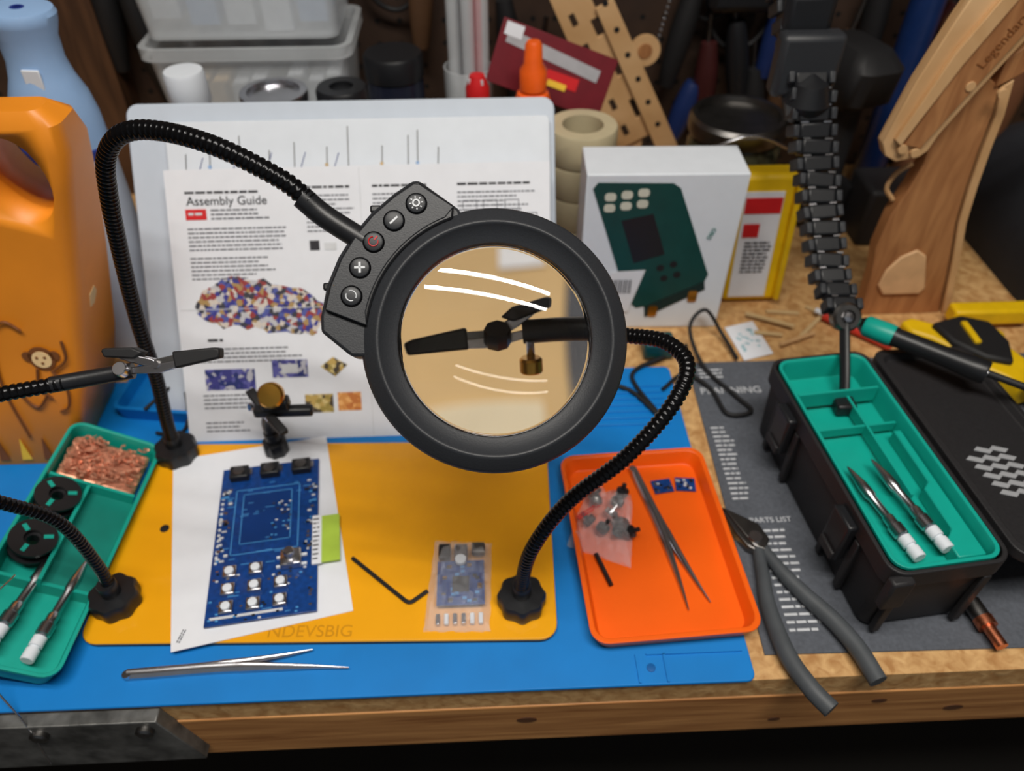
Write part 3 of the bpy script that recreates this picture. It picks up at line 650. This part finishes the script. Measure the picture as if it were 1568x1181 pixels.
lathe('wood_disc',[(.017,0),(.017,.004),(.002,.0041)],PLY,T(.183,.86,.178)@RX(90),32)
lathe('disc_centre',[(.008,.0042),(.008,.005),(.002,.0051)],OAK,T(.183,.86,.178)@RX(90),32)
box('stand_strip',(.16,.85,.05),(.06,.005,.10),PLY)
box('stand_strip_b',(.20,.80,.045),(.05,.004,.09),PLY)
box('offcut_a',(.11,.82,.06),(.05,.006,.12),OAK)
group('hanging_tools',(.28,.9,.2))
for k in range(26):
    z=.31-.006*k; x=.207+.006*math.sin(k*.18)
    lathe('bead_chain_%d'%k,[(.0005,-.0026),(.002,-.0016),(.0026,0),(.002,.0016),(.0005,.0026)],STEEL,T(x,.885,z),10)
tcol=[RUB,mat('tool_red',S(60,26,26),.4),BLK,mat('tool_blue',S(26,44,92),.4),RUB,mat('tool_tan',S(90,64,44),.5)]
for k,(x,z,l,a) in enumerate([(.235,.20,.16,10),(.268,.14,.12,-4),(.300,.16,.14,-12),(.345,.22,.18,6),(.388,.19,.16,-5),(.425,.14,.16,9),(.45,.22,.2,-3),(.53,.16,.2,12),(.60,.18,.2,-8),(.07,.13,.14,6),(.035,.18,.16,-8),(-.06,.24,.14,4),(-.37,.20,.18,-6),(.64,.22,.18,5),(.57,.24,.16,3),(.25,.10,.10,14),(.33,.11,.12,-9),(.365,.14,.14,3),(-.40,.23,.16,5)]):
    sweep('handle_%d'%k,[(0,0,-l/2),(0,0,-l*.1),(0,0,l*.25)],lambda i,t:.009+.005*math.sin(t*3.1),tcol[k%6],T(x,.900,z)@RY(a),step=.01)
    sweep('blade_%d'%k,[(0,0,l*.25),(0,0,l*.5)],.003,DSTEEL,T(x,.905,z)@RY(a),step=.01,n=8)
for k,(x,z,r) in enumerate([(.262,.235,.030),(.30,.21,.036),(.50,.22,.05),(-.09,.25,.03)]):
    sweep('coiled_cord_%d'%k,[(x+r*math.cos(a*.5)*(1+.05*math.sin(a)),.908-.001*(a%3),z+r*1.4*math.sin(a*.5)) for a in range(0,26)],.0028,RUB,n=8,step=.004)
box('tool_pouch',(.29,.895,.255),(.075,.03,.10),BLK,bevel=.01)
group('blue_canister',(.475,.84,0))
lathe('can',[(.016,0),(.018,.003),(.018,.27),(.014,.285),(.008,.29)],mat('canister_blue',S(20,44,92),.35),T(.484,.86,0),32)
group('black_power_tool',(.40,.80,0))
loft('body',[(rr(.055,.06,.012),0),(rr(.06,.065,.014),.05),(rr(.034,.044,.012),.06),(rr(.034,.044,.012),.14),(rr(.06,.09,.018),.155),(rr(.062,.10,.02),.19),(rr(.04,.07,.014),.205)],RUB,T(.395,.80,0)@RZ(15),ang=50)
group('black_storage_case',(.47,.75,0))
box('case_shell',(.468,.760,.035),(.085,.06,.07),CASE,RZ(0),bevel=.005)
box('case_handle',(.468,.727,.05),(.04,.008,.012),BLK,RZ(0),bevel=.003)
# ------------------------------------------------------------------ wooden toy crossbow
group('wooden_toy_crossbow',(.42,.615,0))
GM=T(0,.615,0)@RX(90)
g=lambda P:[(p[0]*.953+.003,0 if p[1]==0 else .0235+.953*p[1]) for p in P]
barrel=g([(.354,.180),(.360,.168),(.372,.162),(.392,.166),(.398,.172),(.402,.187),(.420,.225),(.446,.275),(.470,.318),(.44,.345),(.395,.335),(.378,.285),(.364,.235)])
prism('barrel',barrel,0,.012,PLY,GM@T(0,0,.006),bevel=.001)
prism('barrel_layer',g([(.372,.18),(.388,.176),(.412,.225),(.45,.30),(.43,.32),(.395,.25)]),0,.003,OAK,GM@T(0,0,.018),bevel=.0006)
prism('barrel_rib',g([(.362,.185),(.368,.18),(.395,.25),(.43,.325),(.42,.332),(.385,.26)]),0,.005,PLY,GM@T(0,0,.018),bevel=.0006)
grip=g([(.402,0),(.398,.03),(.392,.06),(.394,.10),(.402,.13),(.406,.155),(.404,.185),(.412,.205),(.418,.225),(.43,.235),(.445,.225),(.450,.20),(.452,.17),(.456,.13),(.462,.09),(.474,.045),(.490,0)])
prism('grip',grip,-.008,.008,OAK,GM,bevel=.0012)
trim=g([(.446,.225),(.452,.20),(.454,.17),(.458,.13),(.464,.09),(.476,.045),(.492,0),(.500,0),(.484,.045),(.472,.09),(.466,.13),(.462,.17),(.460,.20),(.454,.232)])
prism('grip_trim',trim,-.007,.010,PLY,GM,bevel=.0008)
INL=[(.416,.004),(.408,.016),(.410,.036),(.420,.052),(.434,.060),(.446,.052),(.452,.034),(.460,.012),(.456,.004)]
prism('grip_inlay',g(INL),.008,.011,mat('inlay_wood',S(218,176,130),.5,var=.1),GM,bevel=.002)
stock=g([(.44,.225),(.456,.235),(.47,.245),(.495,.262),(.54,.262),(.545,.275),(.49,.280),(.462,.27),(.44,.25)])
prism('stock',stock,-.006,.010,OAK,GM,bevel=.001)
sweep('trigger_guard',[(x,y,0.0) for x,y in g([(.400,.150),(.388,.140),(.384,.125),(.394,.112)])],.0022,PLY,GM,n=8)
for k,(x,y) in enumerate(g([(.372,.176),(.385,.172),(.410,.232),(.441,.225)])): cyl('pin_%d'%k,(x,y,.018),.004,.004,PLY,GM,20)
text('barrel_script','Legendary',.011,BROWN,GM@T(*g([(.414,.246)])[0],.0212)@RZ(64),.0002)
# ------------------------------------------------------------------ black box with teal insert
group('black_tool_case',(.285,.36,0))
CM=T(.282,.360,0)@RZ(6.0)
W,Ln,H=.078,.200,.078
loft('case_body',[(rr(W-.010,Ln-.012,.006),.001),(rr(W-.004,Ln-.006,.008),.006),(rr(W,Ln,.010),.060),(rr(W+.006,Ln+.006,.012),.062),(rr(W+.006,Ln+.006,.012),H),(rr(W,Ln,.010),H),(rr(W-.002,Ln-.002,.009),.055),],CASE,CM,bevel=.0008,ang=30)
for k,y in enumerate((-.065,-.035,.035,.07)): box('side_rib_%d'%k,(-W/2-.001,y,.034),(.005,.006,.054),CASE,CM,bevel=.001)
for k,x in enumerate((-.030,.030)): box('front_rib_%d'%k,(x,-Ln/2-.001,.034),(.006,.005,.056),CASE,CM,bevel=.001)
for k,y in enumerate((-.05,.05)):
    box('latch_%d'%k,(-W/2-.006,y,.052),(.008,.022,.038),BLK,CM,bevel=.002); box('latch_tab_%d'%k,(-W/2-.010,y,.036),(.004,.018,.008),CASE,CM,bevel=.001)
box('corner_tab',(-W/2+.004,-Ln/2-.004,.060),(.016,.008,.030),CASE,CM,bevel=.002)
IM=CM@T(0,0,H+.001)
tray_insert(IM,.074,.198)
box('divider_cross',(-.001,.060,-.008),(.066,.002,.014),TEAL,IM); box('divider_long',(.008,.01,-.012),(.002,.10,.010),TEAL,IM)
box('divider_mid',(-.001,.028,-.012),(.066,.002,.008),TEAL,IM)
prism('step_block',[(.012,-.092),(.032,-.092),(.032,.02),(.026,.02),(.026,-.03),(.020,-.035),(.020,-.07),(.012,-.078)],-.020,-.008,TEAL,IM,bevel=.001)
tip('tip_a_',(-.010,-.086,-.013),(-.14,1,0),IM); tip('tip_b_',(.010,-.084,-.010),(-.16,1,0),IM)
LM=CM@T(W/2+.004,0,H-.010)@RY(4)
loft('lid',[(rr(.088,Ln,.012,cx=.048),.0),(rr(.090,Ln+.004,.012,cx=.048),.002),(rr(.090,Ln+.004,.012,cx=.048),.010),(rr(.080,Ln-.008,.010,cx=.048),.0105),(rr(.074,Ln-.014,.008,cx=.048),.005),],CASE,LM,bevel=.0008,ang=30)
box('lid_support_a',(.085,0,-.032),(.01,.14,.062),CASE,LM)
for k,y in enumerate((-.07,0,.07)): cyl('hinge_%d'%k,(0,0,-.012),.0045,.024,BLK,LM@T(0,y,.002)@RX(90),16)
LOG=mat('logo_grey',S(160,162,166),.5)
for k in range(6):
    for j in range(3):
        if (k,j) in((0,2),(5,0)): continue
        prism('logo_bar_%d%d'%(k,j),[(0,0),(.0115,.0),(.0145,.0045),(.003,.0045)],.0,.0006,LOG,LM@T(.018+.0128*j+.0015*(5-k),-.048+.0080*k,.0055)@RZ(-22))
# ------------------------------------------------------------------ soldering iron
group('soldering_iron',(.35,.45,.088))
A=Vector((.312,.482,.093)); B_=Vector((.386,.418,.094)); d=(B_-A)
IMx=frame(A,d,(d.y,-d.x,0))@RY(90); L_=d.length
lathe('nose',[(.0025,-.02),(.003,-.004),(.006,0),(.0075,.003)],DSTEEL,IMx,24)
lathe('teal_collar',[(.0075,.002),(.0088,.004),(.0092,.022),(.0086,.026)],TEAL,IMx,32)
lathe('handle',[(.0086,.026),(.0078,.030),(.0080,L_-.03),(.0092,L_-.012),(.0094,L_-.002),(.0085,L_),(.0060,L_),(.0060,L_-.004),(.001,L_-.004)],BLK,IMx,32)
lathe('socket_pin',[(.003,L_-.004),(.003,L_+.0005),(.001,L_+.0006)],STEEL,IMx,16)
# ------------------------------------------------------------------ clutch arm
group('articulated_phone_arm',(.28,.5,.05))
APTS=[Vector(p) for p in [(.282,.418,.066),(.290,.455,.085),(.293,.484,.104),(.286,.512,.120),(.282,.54,.148),(.278,.562,.172),(.272,.585,.205),(.266,.602,.238),(.260,.62,.265),(.252,.64,.297),(.248,.66,.33)]]
sweep('foot_bar',[APTS[0],(.287,.44,.078),(.293,.476,.100)],.0045,BLK,flat=.6)
box('foot_plate',(.281,.415,.066),(.016,.014,.010),BLK,bevel=.002)
lathe('clamp_knob',[(.003,-.006),(.011,-.006),(.012,-.004),(.012,.004),(.010,.006),(.006,.006),(.005,.003),(.001,.003)],DSTEEL,frame((.294,.480,.103),(1,0,0),(0,.6,.8)),32)
lathe('knob_bolt',[(.0042,.003),(.0042,.0075),(.001,.008)],STEEL,frame((.294,.480,.103),(1,0,0),(0,.6,.8)),6)
Q=resample(APTS[2:],.0135)
for k in range(len(Q)-1):
    t=(Q[k+1]-Q[k]).normalized(); M=frame(Q[k],(1,0,0),t)@RZ(random.uniform(-5,5))
    w=.0125+.0065*(k/len(Q)) 
    box('link_%d'%k,(0,.006,0),(w*1.6,.0125,w*1.1),BLK,M,bevel=.0018)
    for s in(-1,1):
        box('link_cheek_%d_%d'%(k,s),(s*w,.006,0),(.005,.0095,w*1.2),BLKM,M,bevel=.001)
        box('link_pin_%d_%d'%(k,s),(s*w*.6,.0125,w*.5),(w*.4,.0012,.0010),STEEL,M)
lathe('ball_joint',[(.001,-.022),(.014,-.015),(.020,0),(.014,.015),(.001,.022)],BLK,T(.266,.602,.232),24)
box('bracket',(.262,.612,.258),(.052,.020,.05),BLKM,bevel=.005)
box('bracket_b',(.258,.628,.29),(.040,.026,.04),BLK,bevel=.006)
# ------------------------------------------------------------------ grey mat with print
group('grey_parts_mat',(.35,.39,0))
prism('mat',[(.184,.243),(.56,.238),(.56,.54),(.192,.540)],0.0,.0014,GREYM)
text('mat_heading','PARTS LIST',.0068,INKW,T(.203,.352,.0015),.0001)
lines('mat_list_a',.206,.232,.258,.345,.0060,.0020,INKW,T(0,0,.0014),fill=.8)
lines('mat_list_b',.195,.212,.375,.455,.0052,.0018,INKW,T(0,0,.0014),fill=.8)
text('mat_title','PLANNING',.0115,INKW,T(.196,.497,.0015),.0001)
lines('mat_title_lines',.20,.225,.515,.53,.005,.002,INKW,T(0,0,.0014))
lines('mat_list_c',.243,.253,.243,.252,.005,.002,INKW,T(0,0,.0014))
# ------------------------------------------------------------------ pliers
group('diagonal_pliers',(.205,.29,.006))
prism('jaw_a',[(.180,.360),(.184,.357),(.197,.340),(.202,.328),(.198,.321),(.192,.325),(.186,.338)],.002,.010,DSTEEL,bevel=.001)
prism('jaw_b',[(.181,.361),(.184,.359),(.205,.344),(.210,.330),(.204,.320),(.196,.324)],.004,.012,DSTEEL,bevel=.001)
cyl('pivot',(.199,.331,.003),.0052,.011,STEEL)
def hr(i,t): return .0058*(.75+.35*math.sin(min(1,t*1.4)*1.6))
sweep('grip_a',[(.200,.325,.008),(.197,.300,.008),(.194,.275,.008),(.196,.240,.009),(.204,.215,.010),(.213,.200,.010)],hr,GRIP,n=14,flat=.8)
sweep('grip_b',[(.203,.325,.008),(.212,.303,.008),(.222,.285,.008),(.236,.262,.009),(.245,.240,.010),(.250,.217,.010)],hr,GRIP,n=14,flat=.8)
# ------------------------------------------------------------------ yellow clamp
group('yellow_clamp',(.45,.54,0))
prism('frame',[(.400,.560),(.412,.566),(.430,.556),(.455,.566),(.478,.560),(.492,.540),(.486,.520),(.494,.500),(.488,.470),(.470,.466),(.462,.480),(.450,.492),(.436,.515),(.42,.535),(.404,.545)],.004,.030,YELP,bevel=.003)
prism('rubber_panel',[(.424,.550),(.456,.560),(.480,.550),(.484,.520),(.474,.492),(.452,.500),(.432,.522)],.006,.036,RUB,bevel=.003)
box('yellow_rib',(.452,.532,.037),(.006,.03,.004),YELP,bevel=.001)
box('jaw_arm',(.505,.585,.016),(.08,.018,.018),YELP,bevel=.003)
prism('trigger',[(.485,.47),(.50,.455),(.51,.46),(.50,.485)],.008,.024,YELP,bevel=.002)
group('power_cable',(.5,.45,0))
sweep('cord',[(.386,.418,.094),(.42,.40,.09),(.45,.44,.06),(.48,.46,.03),(.53,.42,.01),(.56,.36,.006)],.003,RUB,n=10)
group('black_cable',(.2,.52,0))
sweep('cord_a',[(.160,.50,.006),(.185,.52,.006),(.205,.50,.005),(.213,.468,.005),(.235,.470,.005),(.226,.49,.005),(.205,.53,.006),(.198,.57,.02),(.215,.585,.03),(.232,.572,.01),(.240,.54,.005)],.0019,RUB,n=8)
sweep('cord_b',[(.10,.515,.005),(.13,.50,.006),(.15,.47,.006),(.135,.52,.006),(.17,.545,.006),(.195,.56,.006)],.0021,RUB,n=8)
box('plug',(.165,.555,.012),(.030,.022,.018),mat('teal_plug',S(10,70,72),.4),bevel=.003)
group('patterned_card',(.26,.57,0))
prism('card',[(.241,.591),(.272,.600),(.279,.550),(.248,.541)],.001,.0016,WHT)
DOT=mat('dot_print',S(150,190,200),.6)
for k in range(22): box('dot_%d'%k,(random.uniform(.249,.270),random.uniform(.553,.590),.0018),(.003,.002,.0004),DOT)
group('wood_scraps',(.30,.58,0))
for k in range(7):
    M=T(random.uniform(.28,.36),random.uniform(.565,.615),.002+.0015*(k%4))@RZ(random.uniform(0,180))
    box('stick_%d'%k,(0,0,0),(random.uniform(.02,.06),.004,.002),random.choice([PLY,OAK,CARDB]),M)
group('red_marker',(.36,.56,0))
sweep('barrel',[(.345,.60,.008),(.395,.55,.008)],.006,mat('marker_red',S(215,60,50),.4),n=16)
sweep('tip',[(.345,.60,.008),(.338,.607,.008)],.003,WHTP,n=10)
group('copper_fitting',(.342,.25,.008))
sweep('pipe',[(.338,.272,.010),(.3405,.256,.010)],.0062,DSTEEL,n=20)
sweep('ring',[(.3402,.259,.010),(.341,.252,.010)],.0068,COPP,n=20)
sweep('stub',[(.341,.253,.010),(.3435,.237,.010)],.0042,COPP,n=20)
group('blue_tray',(-.31,.52,0))
loft('tray',[(rr(.10,.07,.008),.003),(rr(.105,.075,.008),.018),(rr(.098,.068,.006),.018),(rr(.095,.065,.006),.006)],BLUE,T(-.275,.515,0)@RZ(-8),ang=30)
group('black_cable',(-.27,.5,0))
sweep('cord',[(-.30,.48,.02),(-.285,.50,.024),(-.275,.52,.024),(-.29,.53,.022),(-.27,.50,.020),(-.266,.475,.006),(-.272,.462,.006),(-.29,.465,.006)],.0016,RUB,n=8)
group('black_gear_bag',(.62,.72,0))
loft('bag',[(rr(.18,.20,.03),0),(rr(.20,.22,.04),.06),(rr(.17,.18,.04),.12),(rr(.10,.10,.03),.15)],mat('bag_fabric',S(34,36,42),.8,bump=.3),T(.65,.70,0),ang=50)
group('leather_pouch',(.58,.88,0))
loft('pouch',[(rr(.10,.05,.02),0),(rr(.12,.06,.025),.12),(rr(.11,.06,.025),.20),(rr(.08,.04,.018),.23)],mat('brown_leather',S(128,84,58),.55,bump=.3),T(.57,.860,0),ang=50)
# ------------------------------------------------------------------ lights
def tube_light(name,x,y,z,L,w,power,rotz,col=(1,.95,.875)):
    group(name,(x,y,z))
    M=T(x,y,z)@RZ(rotz)
    box('fixture',(0,0,.03),(L+.04,.07,.03),WHTP,M,bevel=.003)
    a=bpy.data.lights.new(name+'_lamp','AREA'); a.shape='RECTANGLE'; a.size=L; a.size_y=w; a.energy=power; a.color=col
    o=bpy.data.objects.new(name+'_lamp',a); sc.collection.objects.link(o); o.parent=CUR; o.matrix_parent_inverse=Matrix.Translation(CUR.location).inverted(); o.matrix_basis=M
tube_light('shop_light',.05,.01,1.50,1.2,.035,13,-13)
tube_light('shop_light',.05,-.17,1.50,1.2,.035,13,-13)
w=bpy.data.worlds.new('world'); sc.world=w; w.use_nodes=True
w.node_tree.nodes['Background'].inputs[0].default_value=(.85,.92,1,1); w.node_tree.nodes['Background'].inputs[1].default_value=.20
# ------------------------------------------------------------------ camera
cam=bpy.data.cameras.new('camera'); co=bpy.data.objects.new('camera',cam); sc.collection.objects.link(co)
co.location=(0,0,.5); co.rotation_euler=(rad(46),0,rad(-2.45))
cam.sensor_width=36; cam.lens=27.0; cam.clip_start=.01
cam.dof.use_dof=True; cam.dof.focus_distance=.41; cam.dof.aperture_fstop=6.6
sc.camera=co
